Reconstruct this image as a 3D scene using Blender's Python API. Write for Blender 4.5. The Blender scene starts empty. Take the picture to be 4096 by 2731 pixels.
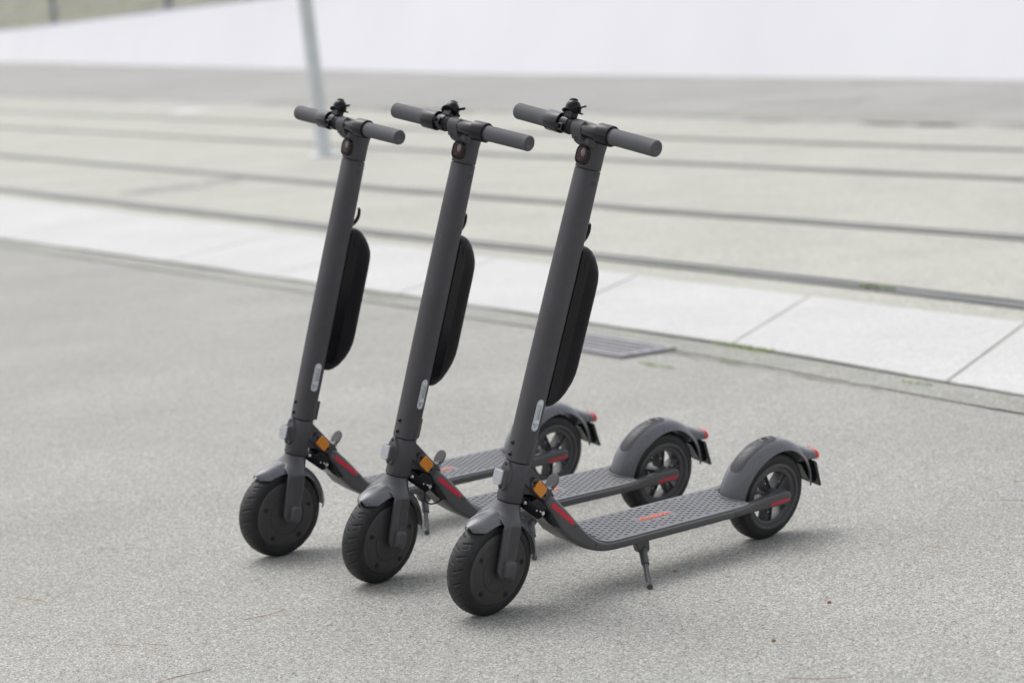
import bpy, bmesh, math, random
from mathutils import Matrix, Vector
from math import sin, cos, pi, radians, sqrt, atan2
random.seed(7)
C = bpy.context.scene.collection
S = bpy.context.scene

# ------------------------------------------------------------------ camera
PITCH, ROLL, CAM_H = 0.1408, -0.0680, 1.357
cd = bpy.data.cameras.new('camera')
cam = bpy.data.objects.new('camera', cd); C.objects.link(cam)
cam.matrix_world = Matrix.Translation((0, 0, CAM_H)) @ Matrix.Rotation(pi/2-PITCH, 4, 'X') @ Matrix.Rotation(ROLL, 4, 'Z')
cd.sensor_width = 36; cd.sensor_fit = 'HORIZONTAL'
cd.lens = 9671.6/4096*36
cd.clip_start = .1; cd.clip_end = 1200
cd.dof.use_dof = True; cd.dof.focus_distance = 5.33; cd.dof.aperture_fstop = 3.2
S.camera = cam
S.render.resolution_x = 1024; S.render.resolution_y = 682

# ------------------------------------------------------------------ light
SUN_EL, SUN_AZ = radians(62), radians(-38)      # azimuth from +Y towards +X
w = bpy.data.worlds.new('World'); S.world = w; w.use_nodes = True
nt = w.node_tree; nt.nodes.clear()
sky = nt.nodes.new('ShaderNodeTexSky'); sky.sky_type = 'NISHITA'; sky.sun_disc = False
sky.sun_elevation = SUN_EL; sky.sun_rotation = SUN_AZ; sky.air_density = 1.0; sky.dust_density = 4; sky.ozone_density = 1
hs = nt.nodes.new('ShaderNodeHueSaturation'); hs.inputs['Saturation'].default_value = .22
bg = nt.nodes.new('ShaderNodeBackground'); bg.inputs['Strength'].default_value = .15
ow = nt.nodes.new('ShaderNodeOutputWorld')
nt.links.new(sky.outputs[0], hs.inputs['Color']); nt.links.new(hs.outputs[0], bg.inputs[0]); nt.links.new(bg.outputs[0], ow.inputs[0])
sd = bpy.data.lights.new('sun', 'SUN'); sd.energy = .35; sd.angle = radians(85); sd.color = (1, .975, .94)
sun = bpy.data.objects.new('sun', sd); C.objects.link(sun)
sdir = Vector((sin(SUN_AZ)*cos(SUN_EL), cos(SUN_AZ)*cos(SUN_EL), sin(SUN_EL)))
sun.rotation_euler = sdir.to_track_quat('Z', 'Y').to_euler(); sun.location = sdir*30
S.view_settings.view_transform = 'Standard'; S.view_settings.look = 'None'
S.view_settings.exposure = 0.80; S.view_settings.gamma = 1
S.render.engine = 'CYCLES'

# ------------------------------------------------------------------ materials
def mat(name, col, rough=.5, metal=0, bump=0, bscale=400, var=0, vscale=8, spec=.5, coat=0, wear=0):
    m = bpy.data.materials.new(name); m.use_nodes = True; t = m.node_tree; N = t.nodes; L = t.links
    b = N['Principled BSDF']
    b.inputs['Base Color'].default_value = (*col, 1); b.inputs['Roughness'].default_value = rough
    b.inputs['Metallic'].default_value = metal; b.inputs['Specular IOR Level'].default_value = spec
    b.inputs['Coat Weight'].default_value = coat
    tc = N.new('ShaderNodeTexCoord')
    if var:
        n = N.new('ShaderNodeTexNoise'); n.inputs['Scale'].default_value = vscale; n.inputs['Detail'].default_value = 6
        n.inputs['Roughness'].default_value = .65
        L.new(tc.outputs['Object'], n.inputs['Vector'])
        r = N.new('ShaderNodeMapRange'); r.inputs[1].default_value = .3; r.inputs[2].default_value = .7
        r.inputs[3].default_value = 1-var; r.inputs[4].default_value = 1+var; L.new(n.outputs['Fac'], r.inputs[0])
        mx = N.new('ShaderNodeVectorMath'); mx.operation = 'SCALE'; mx.inputs[0].default_value = col
        L.new(r.outputs[0], mx.inputs['Scale']); src = mx.outputs[0]
        if wear:                      # pale dust and scuffs
            n2 = N.new('ShaderNodeTexNoise'); n2.inputs['Scale'].default_value = 35; n2.inputs['Detail'].default_value = 9; n2.inputs['Roughness'].default_value = .75
            mp = N.new('ShaderNodeMapping'); mp.inputs['Scale'].default_value = (1.6, 1.6, .5)
            L.new(tc.outputs['Object'], mp.inputs[0]); L.new(mp.outputs[0], n2.inputs['Vector'])
            r2 = N.new('ShaderNodeMapRange'); r2.inputs[1].default_value = .58; r2.inputs[2].default_value = .78; r2.inputs[3].default_value = 0; r2.inputs[4].default_value = wear
            L.new(n2.outputs['Fac'], r2.inputs[0])
            m2 = N.new('ShaderNodeMix'); m2.data_type = 'RGBA'; m2.inputs['B'].default_value = (.32, .31, .29, 1)
            L.new(r2.outputs[0], m2.inputs['Factor']); L.new(src, m2.inputs['A']); src = m2.outputs['Result']
        L.new(src, b.inputs['Base Color'])
        rr = N.new('ShaderNodeMapRange'); rr.inputs[3].default_value = max(.05, rough-.07); rr.inputs[4].default_value = min(1, rough+.08)
        L.new(n.outputs['Fac'], rr.inputs[0]); L.new(rr.outputs[0], b.inputs['Roughness'])
    if bump:
        n3 = N.new('ShaderNodeTexNoise'); n3.inputs['Scale'].default_value = bscale; n3.inputs['Detail'].default_value = 3
        L.new(tc.outputs['Object'], n3.inputs['Vector'])
        bp = N.new('ShaderNodeBump'); bp.inputs['Strength'].default_value = bump; bp.inputs['Distance'].default_value = .001
        L.new(n3.outputs['Fac'], bp.inputs['Height']); L.new(bp.outputs[0], b.inputs['Normal'])
    return m

def stone_mat(name, a, b_, scale, gap=.5, bump=.6, big=.12, dist=.002, fine=1., patch=None):
    """bound aggregate: every voronoi cell is a stone of its own grey"""
    m = bpy.data.materials.new(name); m.use_nodes = True; t = m.node_tree; N = t.nodes; L = t.links
    p = N['Principled BSDF']; p.inputs['Roughness'].default_value = .93; p.inputs['Specular IOR Level'].default_value = .25
    tc = N.new('ShaderNodeTexCoord')
    nz = N.new('ShaderNodeTexNoise'); nz.inputs['Scale'].default_value = scale*1.3; nz.inputs['Detail'].default_value = 2
    L.new(tc.outputs['Object'], nz.inputs['Vector'])
    ad = N.new('ShaderNodeVectorMath'); ad.operation = 'MULTIPLY_ADD'; k = .55/scale
    ad.inputs[1].default_value = (k, k, k); L.new(nz.outputs['Color'], ad.inputs[0]); L.new(tc.outputs['Object'], ad.inputs[2])
    v = N.new('ShaderNodeTexVoronoi'); v.inputs['Scale'].default_value = scale; v.inputs['Randomness'].default_value = 1
    L.new(ad.outputs[0], v.inputs['Vector'])
    v2 = N.new('ShaderNodeTexVoronoi'); v2.feature = 'DISTANCE_TO_EDGE'; v2.inputs['Scale'].default_value = scale
    L.new(ad.outputs[0], v2.inputs['Vector'])
    sp = N.new('ShaderNodeSeparateColor'); L.new(v.outputs['Color'], sp.inputs[0])
    cr = N.new('ShaderNodeValToRGB'); e = cr.color_ramp.elements
    e[0].position = 0; e[0].color = (*a, 1); e[1].position = 1; e[1].color = (*[min(.85, x*1.35) for x in b_], 1)
    x = e.new(.12); x.color = (*[(i+j)/2*.97 for i, j in zip(a, b_)], 1)
    x = e.new(.82); x.color = (*b_, 1)
    L.new(sp.outputs[0], cr.inputs[0])
    # warm/cool per stone
    hue = N.new('ShaderNodeMix'); hue.data_type = 'RGBA'; hue.blend_type = 'MULTIPLY'; hue.inputs['Factor'].default_value = .5
    c2 = N.new('ShaderNodeValToRGB'); c2.color_ramp.elements[0].color = (1.0, .93, .84, 1); c2.color_ramp.elements[1].color = (.93, .98, 1, 1)
    L.new(sp.outputs[1], c2.inputs[0]); L.new(cr.outputs[0], hue.inputs['A']); L.new(c2.outputs[0], hue.inputs['B'])
    v3 = N.new('ShaderNodeTexVoronoi'); v3.inputs['Scale'].default_value = scale*.58; L.new(ad.outputs[0], v3.inputs['Vector'])
    s3 = N.new('ShaderNodeSeparateColor'); L.new(v3.outputs['Color'], s3.inputs[0])
    near = N.new('ShaderNodeMath'); near.operation = 'LESS_THAN'; near.inputs[1].default_value = .40; L.new(v3.outputs['Distance'], near.inputs[0])
    cur = hue.outputs['Result']
    for ch, col3, amt3 in ((0, [min(.8, q*1.45) for q in b_], .6), (1, [q*.55 for q in a], .6)):
        pk = N.new('ShaderNodeMath'); pk.operation = 'GREATER_THAN'; pk.inputs[1].default_value = .90; L.new(s3.outputs[ch], pk.inputs[0])
        mu = N.new('ShaderNodeMath'); mu.operation = 'MULTIPLY'; L.new(pk.outputs[0], mu.inputs[0]); L.new(near.outputs[0], mu.inputs[1])
        m5 = N.new('ShaderNodeMath'); m5.operation = 'MULTIPLY'; m5.inputs[1].default_value = amt3; L.new(mu.outputs[0], m5.inputs[0])
        mz = N.new('ShaderNodeMix'); mz.data_type = 'RGBA'; mz.inputs['B'].default_value = (*col3, 1)
        L.new(m5.outputs[0], mz.inputs['Factor']); L.new(cur, mz.inputs['A']); cur = mz.outputs['Result']
    g = N.new('ShaderNodeMapRange'); g.inputs[1].default_value = 0; g.inputs[2].default_value = .11; g.inputs[3].default_value = 1-gap; g.inputs[4].default_value = 1
    L.new(v2.outputs['Distance'], g.inputs[0])
    bn = N.new('ShaderNodeTexNoise'); bn.inputs['Scale'].default_value = 1.1; bn.inputs['Detail'].default_value = 7; bn.inputs['Roughness'].default_value = .62
    L.new(tc.outputs['Object'], bn.inputs['Vector'])
    br = N.new('ShaderNodeMapRange'); br.inputs[1].default_value = .3; br.inputs[2].default_value = .7; br.inputs[3].default_value = 1-big; br.inputs[4].default_value = 1+big
    L.new(bn.outputs['Fac'], br.inputs[0])
    # pits where stones are missing
    pn = N.new('ShaderNodeTexNoise'); pn.inputs['Scale'].default_value = scale*.42; pn.inputs['Detail'].default_value = 3; pn.inputs['Roughness'].default_value = .7
    L.new(tc.outputs['Object'], pn.inputs['Vector'])
    pr = N.new('ShaderNodeMapRange'); pr.inputs[1].default_value = .33; pr.inputs[2].default_value = .46; pr.inputs[3].default_value = 1-gap*.35; pr.inputs[4].default_value = 1
    L.new(pn.outputs['Fac'], pr.inputs[0])
    m1 = N.new('ShaderNodeMath'); m1.operation = 'MULTIPLY'; L.new(g.outputs[0], m1.inputs[0]); L.new(br.outputs[0], m1.inputs[1])
    m1b = N.new('ShaderNodeMath'); m1b.operation = 'MULTIPLY'; L.new(m1.outputs[0], m1b.inputs[0]); L.new(pr.outputs[0], m1b.inputs[1])
    sc = N.new('ShaderNodeVectorMath'); sc.operation = 'SCALE'; L.new(cur, sc.inputs[0]); L.new(m1b.outputs[0], sc.inputs['Scale'])
    out = sc.outputs[0]
    if patch:                       # stains with a shape of their own
        pc, psc, lo, hi, amt = patch
        q = N.new('ShaderNodeTexNoise'); q.inputs['Scale'].default_value = psc; q.inputs['Detail'].default_value = 5; q.inputs['Roughness'].default_value = .6
        mp = N.new('ShaderNodeMapping'); mp.inputs['Rotation'].default_value = (0, 0, radians(62)); mp.inputs['Scale'].default_value = (.35, 1.6, 1)
        L.new(tc.outputs['Object'], mp.inputs[0]); L.new(mp.outputs[0], q.inputs['Vector'])
        qr = N.new('ShaderNodeMapRange'); qr.inputs[1].default_value = lo; qr.inputs[2].default_value = hi; qr.inputs[3].default_value = 0; qr.inputs[4].default_value = amt
        L.new(q.outputs['Fac'], qr.inputs[0])
        mm = N.new('ShaderNodeMix'); mm.data_type = 'RGBA'; mm.inputs['B'].default_value = (*pc, 1)
        L.new(qr.outputs[0], mm.inputs['Factor']); L.new(out, mm.inputs['A']); out = mm.outputs['Result']
    L.new(out, p.inputs['Base Color'])
    hgt = N.new('ShaderNodeMath'); hgt.operation = 'ADD'; L.new(g.outputs[0], hgt.inputs[0])
    hh = N.new('ShaderNodeMath'); hh.operation = 'MULTIPLY'; hh.inputs[1].default_value = .9; L.new(sp.outputs[2], hh.inputs[0]); L.new(hh.outputs[0], hgt.inputs[1])
    h3 = N.new('ShaderNodeMath'); h3.operation = 'ADD'; L.new(hgt.outputs[0], h3.inputs[0]); L.new(pr.outputs[0], h3.inputs[1])
    bp = N.new('ShaderNodeBump'); bp.inputs['Strength'].default_value = bump; bp.inputs['Distance'].default_value = dist
    L.new(h3.outputs[0], bp.inputs['Height']); L.new(bp.outputs[0], p.inputs['Normal'])
    return m

M = {}
M['paint']   = mat('anthracite_paint', (.066, .064, .070), .56, 0, .10, 1400, .10, 14, .28, wear=.16)
M['plastic'] = mat('graphite_plastic', (.062, .061, .067), .31, 0, .06, 1600, .08, 11, .5, wear=.08)
M['guard']   = mat('mudguard_plastic', (.108, .110, .124), .27, 0, .05, 1500, .08, 9, .5, wear=.10)
M['deck']    = mat('deck_paint', (.068, .067, .071), .40, 0, .06, 1500, .10, 12, .5, wear=.20)
M['mat']     = mat('deck_rubber', (.145, .147, .158), .60, 0, .15, 900, .12, 16, .4, wear=.22)
M['rubber']  = mat('tyre_rubber', (.016, .016, .017), .50, 0, .2, 500, .22, 20, .4, wear=.30)
M['tread']   = M['rubber']
M['hub']     = mat('motor_cover', (.047, .045, .047), .46, .0, .12, 1500, .12, 20, .4, wear=.10)
M['rim']     = mat('rim_paint', (.062, .062, .066), .45, 0, .06, 1500, .1, 20, .45, wear=.12)
M['black']   = mat('satin_black', (.009, .008, .011), .24, 0, .02, 800, .1, 20, .32)
M['gloss']   = mat('gloss_black', (.005, .005, .007), .12, 0, .03, 60, .12, 30, .24, wear=.10)
M['batt']    = mat('battery_shell', (.0080, .0080, .0105), .42, 0, .04, 900, .12, 15, .12, wear=.05)
M['grip']    = mat('grip_rubber', (.092, .092, .100), .66, 0, .12, 1200, .06, 20, .35)
M['gap']     = mat('dark_gap', (.006, .006, .006), .8)
M['screw']   = mat('black_steel', (.02, .02, .022), .32, .6)
M['steel']   = mat('bright_steel', (.62, .62, .64), .22, 1, .1, 300, .1, 60)
M['red']     = mat('red_reflective_film', (.50, .017, .042), .42, 0, .15, 2500, .06, 50)
M['tail']    = mat('red_lens', (.62, .020, .016), .16, 0, 0, 1, .05, 30, .6)
M['orange']  = mat('orange_print', (.62, .13, .075), .5, 0, .1, 900, .12, 60)
M['label']   = mat('pale_label', (.60, .64, .68), .38, 0, .05, 900, .03, 60)
M['ink']     = mat('dark_ink', (.018, .020, .026), .5)
M['lamp']    = mat('smoked_lens', (.030, .012, .010), .10, 0, 0, 1, .25, 60, .22)
M['chrome']  = mat('lamp_reflector', (.16, .12, .115), .25, .6, .3, 260, .3, 90)
M['flap']    = mat('flap_plastic', (.012, .014, .015), .24, 0, .03, 600, .1, 30)
M['galv']    = mat('galvanised_steel', (.55, .575, .585), .6, .0, .1, 60, .08, 6)
M['fencem']  = mat('fence_steel', (.27, .27, .32), .5, .2)
def lens_mat(name, ca, cb, sx, sy):
    m = bpy.data.materials.new(name); m.use_nodes = True; t = m.node_tree; N = t.nodes; L = t.links
    p = N['Principled BSDF']; p.inputs['Roughness'].default_value = .14
    tc = N.new('ShaderNodeTexCoord'); mp = N.new('ShaderNodeMapping'); mp.inputs['Scale'].default_value = (sx, 1, sy); mp.inputs['Rotation'].default_value = (0, radians(44), 0) if sx == 520 else (0, 0, 0)
    L.new(tc.outputs['Object'], mp.inputs[0])
    ck = N.new('ShaderNodeTexVoronoi'); ck.inputs['Scale'].default_value = 1.0; ck.inputs['Randomness'].default_value = .12
    L.new(mp.outputs[0], ck.inputs['Vector'])
    r = N.new('ShaderNodeValToRGB'); r.color_ramp.elements[0].position = .25; r.color_ramp.elements[0].color = (*cb, 1); r.color_ramp.elements[1].position = .6; r.color_ramp.elements[1].color = (*ca, 1)
    L.new(ck.outputs['Distance'], r.inputs[0]); L.new(r.outputs[0], p.inputs['Base Color'])
    bp = N.new('ShaderNodeBump'); bp.inputs['Strength'].default_value = .5; bp.inputs['Distance'].default_value = .001
    L.new(ck.outputs['Distance'], bp.inputs['Height']); L.new(bp.outputs[0], p.inputs['Normal'])
    return m
M['amber'] = lens_mat('amber_prism_lens', (.30, .06, .006), (.86, .33, .02), 520, 400)
M['clear'] = lens_mat('clear_prism_lens', (.07, .072, .08), (.46, .465, .49), 500, 501)

M['asphalt'] = stone_mat('pale_asphalt', (.136, .135, .126), (.440, .438, .414), 290, .50, .5, .09, .0022)
M['tram']    = stone_mat('tram_concrete', (.275, .274, .250), (.425, .423, .388), 110, .22, .35, .08, .002, patch=((.40, .41, .35), .55, .52, .72, .55))
M['far']     = stone_mat('far_paving', (.215, .212, .207), (.315, .312, .303), 60, .2, .3, .10, .002, patch=((.36, .355, .35), .22, .5, .7, .7))
M['slab']    = stone_mat('pale_granite', (.33, .33, .33), (.52, .52, .52), 260, .12, .25, .06, .001)
M['joint']   = stone_mat('joint_dirt', (.21, .21, .17), (.34, .34, .29), 150, .4, .5, .35)
M['edge']    = stone_mat('edge_strip', (.13, .13, .12), (.42, .42, .39), 230, .5, .6, .12, patch=((.24, .25, .19), 9, .58, .75, .35))
M['stain']   = stone_mat('damp_patch', (.20, .20, .195), (.33, .33, .325), 90, .2, .3, .15)
M['railtop'] = mat('worn_rail_steel', (.17, .17, .178), .42, .6, .1, 40, .2, 2)
M['groove']  = mat('dark_rail_groove', (.035, .035, .030), .9, 0, .3, 60, .5, 5)  # near-black tone for rail grooves and the joint strips beside them
M['wall']    = mat('white_render', (.615, .615, .645), .8, 0, .15, 8, .035, .22)
M['hedge']   = mat('dry_bank', (.205, .205, .155), .95, 0, .4, 3, .10, .12)
M['grass']   = mat('weed_green', (.27, .36, .12), .7, 0, 0, 1, .35, 30)
M['needle']  = mat('dry_needle', (.30, .17, .07), .7, 0, 0, 1, .3, 30)
M['castiron']= mat('grate_iron', (.27, .262, .285), .6, .1, .1, 200, .2, 12)

# ------------------------------------------------------------------ mesh helpers
def join(*ms):
    V, F = [], []
    for v, f in ms:
        o = len(V); V += list(v); F += [tuple(i+o for i in q) for q in f]
    return V, F
def mesh_of(name, g, smooth=40):
    me = bpy.data.meshes.new(name); me.from_pydata([tuple(v) for v in g[0]], [], g[1]); me.validate()
    bm = bmesh.new(); bm.from_mesh(me); bmesh.ops.recalc_face_normals(bm, faces=bm.faces); bm.to_mesh(me); bm.free()
    if smooth is not None:
        for p in me.polygons: p.use_smooth = True
        me.set_sharp_from_angle(angle=radians(smooth))
    return me
def obj(name, g, m, parent=None, bevel=0, seg=2, smooth=40, solid=0, ang=35, off=1):
    o = bpy.data.objects.new(name, mesh_of(name, g, smooth)); C.objects.link(o); o.data.materials.append(M[m] if isinstance(m, str) else m)
    if parent: o.parent = parent
    if solid:
        md = o.modifiers.new('shell', 'SOLIDIFY'); md.thickness = solid; md.offset = off
    if bevel:
        md = o.modifiers.new('bevel', 'BEVEL'); md.width = bevel; md.segments = seg; md.limit_method = 'ANGLE'; md.angle_limit = radians(ang); md.harden_normals = True
    return o
def box(x0, x1, y0, y1, z0, z1):
    V = [(x, y, z) for z in (z0, z1) for y in (y0, y1) for x in (x0, x1)]
    return V, [(0, 2, 3, 1), (4, 5, 7, 6), (0, 1, 5, 4), (2, 6, 7, 3), (0, 4, 6, 2), (1, 3, 7, 5)]
def xf(g, mtx): return [tuple(mtx @ Vector(v)) for v in g[0]], g[1]
def prism(poly, y0, y1, ax='y'):
    """outline (u,v) extruded; ax='y': (u,y,v); ax='x': (x,u,v); ax='z': (u,v,z)"""
    n = len(poly)
    mk = {'y': lambda u, v, h: (u, h, v), 'x': lambda u, v, h: (h, u, v), 'z': lambda u, v, h: (u, v, h)}[ax]
    V = [mk(u, v, y0) for u, v in poly]+[mk(u, v, y1) for u, v in poly]
    return V, [tuple(range(n))[::-1], tuple(range(n, 2*n))]+[(i, (i+1) % n, n+(i+1) % n, n+i) for i in range(n)]
def loft(R, cap=True, closed=True):
    n = len(R[0]); V = [p for r in R for p in r]; F = []
    for k in range(len(R)-1):
        for i in range(n if closed else n-1):
            j = (i+1) % n; F.append((k*n+i, k*n+j, (k+1)*n+j, (k+1)*n+i))
    if cap and closed: F += [tuple(range(n))[::-1], tuple(range((len(R)-1)*n, len(R)*n))]
    return V, F
def sup(a, b, p, N=40):
    o = []
    for i in range(N):
        t = 2*pi*i/N; c, s = cos(t), sin(t)
        o.append((a*math.copysign(abs(c)**(2/p), c), b*math.copysign(abs(s)**(2/p), s)))
    return o
def ringz(z, cx, cy, a, b, p=2.3, N=40): return [(cx+u, cy+v, z) for u, v in sup(a, b, p, N)]
def lathe(prof, N=64, c=(0, 0), closed=False):
    """profile (r, y) spun about an axis parallel to y through (x,z)=c"""
    R = []
    for i in range(N):
        t = 2*pi*i/N; R.append([(c[0]+r*cos(t), y, c[1]+r*sin(t)) for r, y in prof])
    n = len(prof); V = [p for r in R for p in r]; F = []
    for k in range(N):
        kk = (k+1) % N
        for i in range(n if closed else n-1):
            j = (i+1) % n; F.append((k*n+i, kk*n+i, kk*n+j, k*n+j))
    return V, F
def tube(path, rad, N=14, cap=True):
    P = [Vector(p) for p in path]; rad = rad if isinstance(rad, (list, tuple)) else [rad]*len(P)
    R = []; up = None
    for i, p in enumerate(P):
        d = (P[min(i+1, len(P)-1)]-P[max(i-1, 0)]).normalized()
        if up is None: up = d.orthogonal().normalized()
        up = (up-d*up.dot(d)).normalized(); s = d.cross(up)
        R.append([tuple(p+up*cos(2*pi*k/N)*rad[i]+s*sin(2*pi*k/N)*rad[i]) for k in range(N)])
    return loft(R, cap)
def smoothpath(pts, n=6):
    P = [Vector(p) for p in pts]; P = [2*P[0]-P[1]]+P+[2*P[-1]-P[-2]]; out = []
    for i in range(1, len(P)-2):
        for k in range(n):
            t = k/n; a, b, c, d = P[i-1:i+3]
            out.append(.5*((2*b)+(c-a)*t+(2*a-5*b+4*c-d)*t*t+(3*b-a-3*c+d)*t**3))
    return out+[P[-2]]
def rrect(cx, cy, hx, hy, r, rot=0, n=6):
    o = []
    for sx, sy, a0 in ((1, 1, 0), (-1, 1, pi/2), (-1, -1, pi), (1, -1, 1.5*pi)):
        for k in range(n+1):
            a = a0+pi/2*k/n; o.append((sx*(hx-r)+r*cos(a), sy*(hy-r)+r*sin(a)))
    c, s = cos(rot), sin(rot)
    return [(cx+u*c-v*s, cy+u*s+v*c) for u, v in o]
def text_mesh(s, size, bold=0, sx=1, space=1, ext=0):
    cu = bpy.data.curves.new('t', 'FONT'); cu.body = s; cu.size = size; cu.offset = bold; cu.space_character = space; cu.extrude = ext
    cu.align_x = 'CENTER'; cu.align_y = 'CENTER'; cu.resolution_u = 3
    o = bpy.data.objects.new('t', cu); C.objects.link(o)
    dg = bpy.context.evaluated_depsgraph_get(); me = bpy.data.meshes.new_from_object(o.evaluated_get(dg))
    V = [(v.co.x*sx, v.co.y, v.co.z) for v in me.vertices]; F = [tuple(p.vertices) for p in me.polygons]
    bpy.data.objects.remove(o); bpy.data.curves.remove(cu); bpy.data.meshes.remove(me)
    return V, F
def screw(cx, cz, y, r=.0035, h=.0018, N=16, hexr=.42):
    """button head with a hex socket, facing +y"""
    p = [(r, y-.002), (r, y+h*.35), (r*.8, y+h*.85), (r*.55, y+h), (r*hexr, y+h), (r*hexr, y+h*.1), (.00001, y+h*.1)]
    return lathe(p, N, (cx, cz))

# ------------------------------------------------------------------ tagging
def tag(o, label=None, cat=None, group=None, kind=None):
    if label: o['label'] = label
    if cat: o['category'] = cat
    if group: o['group'] = group
    if kind: o['kind'] = kind
    return o

# ================================================================== THE SETTING
def G2(p): return Vector((p[0], p[1], 0))
def struct(name, g, m, **k): return tag(obj(name, g, m, **k), kind='structure')
struct('ground', ([(-500, -60, 0), (500, -60, 0), (500, 900, 0), (-500, 900, 0)], [(0, 1, 2, 3)]), 'asphalt', smooth=None)

def poly_at(pl, t):
    """piecewise linear with extrapolation, parameter = y going away"""
    if t <= pl[0][1]: a, b = pl[0], pl[1]
    elif t >= pl[-1][1]: a, b = pl[-2], pl[-1]
    else:
        for a, b in zip(pl, pl[1:]):
            if a[1] <= t <= b[1]: break
    k = (t-a[1])/(b[1]-a[1]); return a[0]+(b[0]-a[0])*k
CURB_N = [(2.55, 5.70), (1.52, 7.70), (.86, 8.98), (-.14, 10.72), (-3.35, 16.04), (-9, 25.4)]
CURB_F = [(3.40, 6.20), (1.95, 9.09), (.50, 11.70), (-4.16, 20.1), (-9.5, 29.7)]
R4 = [(4.06, 5.5), (2.05, 9.56), (1.58, 10.45), (.42, 12.52), (-.67, 14.4), (-4.37, 21.11), (-13.5, 37.7)]
R3 = [(5.2, 6.8), (2.57, 11.95), (1.05, 14.6), (-.96, 18.3), (-5.58, 27.1), (-14, 43.5)]
R2 = [(6.3, 9.3), (3.29, 15.25), (.12, 21.0), (-7.4, 35.6), (-16, 52.3)]
R1 = [(7.1, 11.3), (3.82, 17.65), (.16, 24.5), (-8.9, 42.8), (-19, 63)]
BAND = [(8.2, 12.4), (4.31, 19.83), (.2, 28.4), (-9.6, 49.5), (-24, 80)]
def sheet(name, pa, pb, z, m, y0, y1, n=40, kind='structure'):
    V = []; F = []
    for i in range(n+1):
        t = i/n; ya = y0[0]+(y1[0]-y0[0])*t; yb = y0[1]+(y1[1]-y0[1])*t
        V += [(poly_at(pa, ya), ya, z), (poly_at(pb, yb), yb, z)]
        if i: F.append((2*i-2, 2*i, 2*i+1, 2*i-1))
    o = obj(name, (V, F), m, smooth=None); o['kind'] = kind; return o
sheet('tram_bed', CURB_F, BAND, .004, 'tram', (4, 9), (60, 90))
sheet('pavement', BAND, [(p[0]+400, p[1]+230) for p in BAND], .004, 'far', (2, 60), (88, 420))
# narrow drain-side strip between the asphalt and the kerb stones
def shift(pl, d):
    out = []
    for i, p in enumerate(pl):
        a, b = pl[max(i-1, 0)], pl[min(i+1, len(pl)-1)]; t = Vector((b[0]-a[0], b[1]-a[1])).normalized()
        out.append((p[0]+t.y*d, p[1]-t.x*d))     # +d is to the right of the going-away direction
    return out
sheet('gutter', shift(CURB_N, -.014), shift(CURB_N, -.20), .004, 'edge', (5.4, 5.4), (25, 25))
sheet('joint_bed', CURB_N, shift(CURB_F, .03), .006, 'joint', (5.2, 5.6), (30, 30))
def ragged(name, pl, d, w0, z, y0, y1, m, n=160, amp=.03, seed=1):
    rn = random.Random(seed); A = shift(pl, d); V, F = [], []; off = 0; wv = w0
    for i in range(n+1):
        off += rn.uniform(-1, 1)*amp*.18; off *= .96; wv = max(.12*w0, min(2.2*w0, wv+rn.uniform(-1, 1)*w0*.5))
        y = y0+(y1-y0)*i/n; x = poly_at(A, y)+off; V += [(x-wv/2, y, z), (x+wv/2+rn.uniform(0, .2)*w0, y, z)]
        if i: F.append((2*i-2, 2*i, 2*i+1, 2*i-1))
    o = obj(name, (V, F), m, smooth=None); o['kind'] = 'structure'; return o
ragged('crack', CURB_N, -.215, .006, .006, 6.4, 11.5, 'joint', 220, .06, 3)
ragged('joint_dirt', CURB_N, -.004, .006, .0125, 5.6, 22, 'joint', 300, .01, 4)
ragged('joint_dirt', R4, -.085, .045, .0056, 7, 30, 'joint', 300, .05, 21)
ragged('joint_dirt', R3, -.080, .050, .0056, 9, 34, 'joint', 260, .06, 22)
ragged('joint_dirt', R2, -.080, .045, .0056, 12, 44, 'joint', 220, .06, 23)
ragged('joint_dirt', R1, -.080, .045, .0056, 14, 52, 'joint', 220, .06, 24)
ragged('verge', BAND, .55, .45, .0075, 14, 60, 'edge', 240, .5, 5)
ragged('verge', BAND, .05, .20, .0075, 14, 70, 'slab', 200, .2, 9)
def blot(name, cx, cy, rx, ry, m, rot=0, seed=0, z=.0065):
    rn = random.Random(seed); P_ = []
    for k in range(26):
        a = 2*pi*k/26; q = rn.uniform(.72, 1.1); u, v = rx*q*cos(a), ry*q*sin(a); P_.append((cx+u*cos(rot)-v*sin(rot), cy+u*sin(rot)+v*cos(rot), z))
    o = obj(name, (P_, [tuple(range(26))]), m, smooth=None); o['kind'] = 'structure'
blot('stain', -2.75, 19.75, .36, .42, 'stain', 0, 2); blot('stain', -2.3, 20.3, .2, .3, 'stain', 0, 6)
blot('stain', -.9, 34.5, 1.1, 1.0, 'stain', -.5, 3, .0085); blot('stain', 3.5, 27, .9, .7, 'stain', -.6, 4, .0085)
blot('stain', -4.6, 36.5, .35, 1.1, 'slab', 0, 5, .0085)
# kerb slabs: cut lines run from the near edge to the far edge
V, F = [], []
cuts = [(6.60+1.17*k*(1+.025*k), 7.90+1.17*k*(1+.055*k)) for k in range(-3, 16)]
cuts = []
for k in range(-2, 16):
    cuts.append((7.88+1.16*k, 9.08+1.20*k))
for (na, fa), (nb_, fb) in zip(cuts, cuts[1:]):
    g = .006
    q = [(poly_at(CURB_N, na+g)+.0, na+g), (poly_at(CURB_F, fa+g), fa+g), (poly_at(CURB_F, fb-g), fb-g), (poly_at(CURB_N, nb_-g), nb_-g)]
    P, Q = prism(q, .002, .0105+random.uniform(-.0008, .0008), 'z'); o_ = len(V); V += P; F += [tuple(i+o_ for i in f) for f in Q]
struct('kerb', (V, F), 'slab', bevel=.003, smooth=None)

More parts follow.
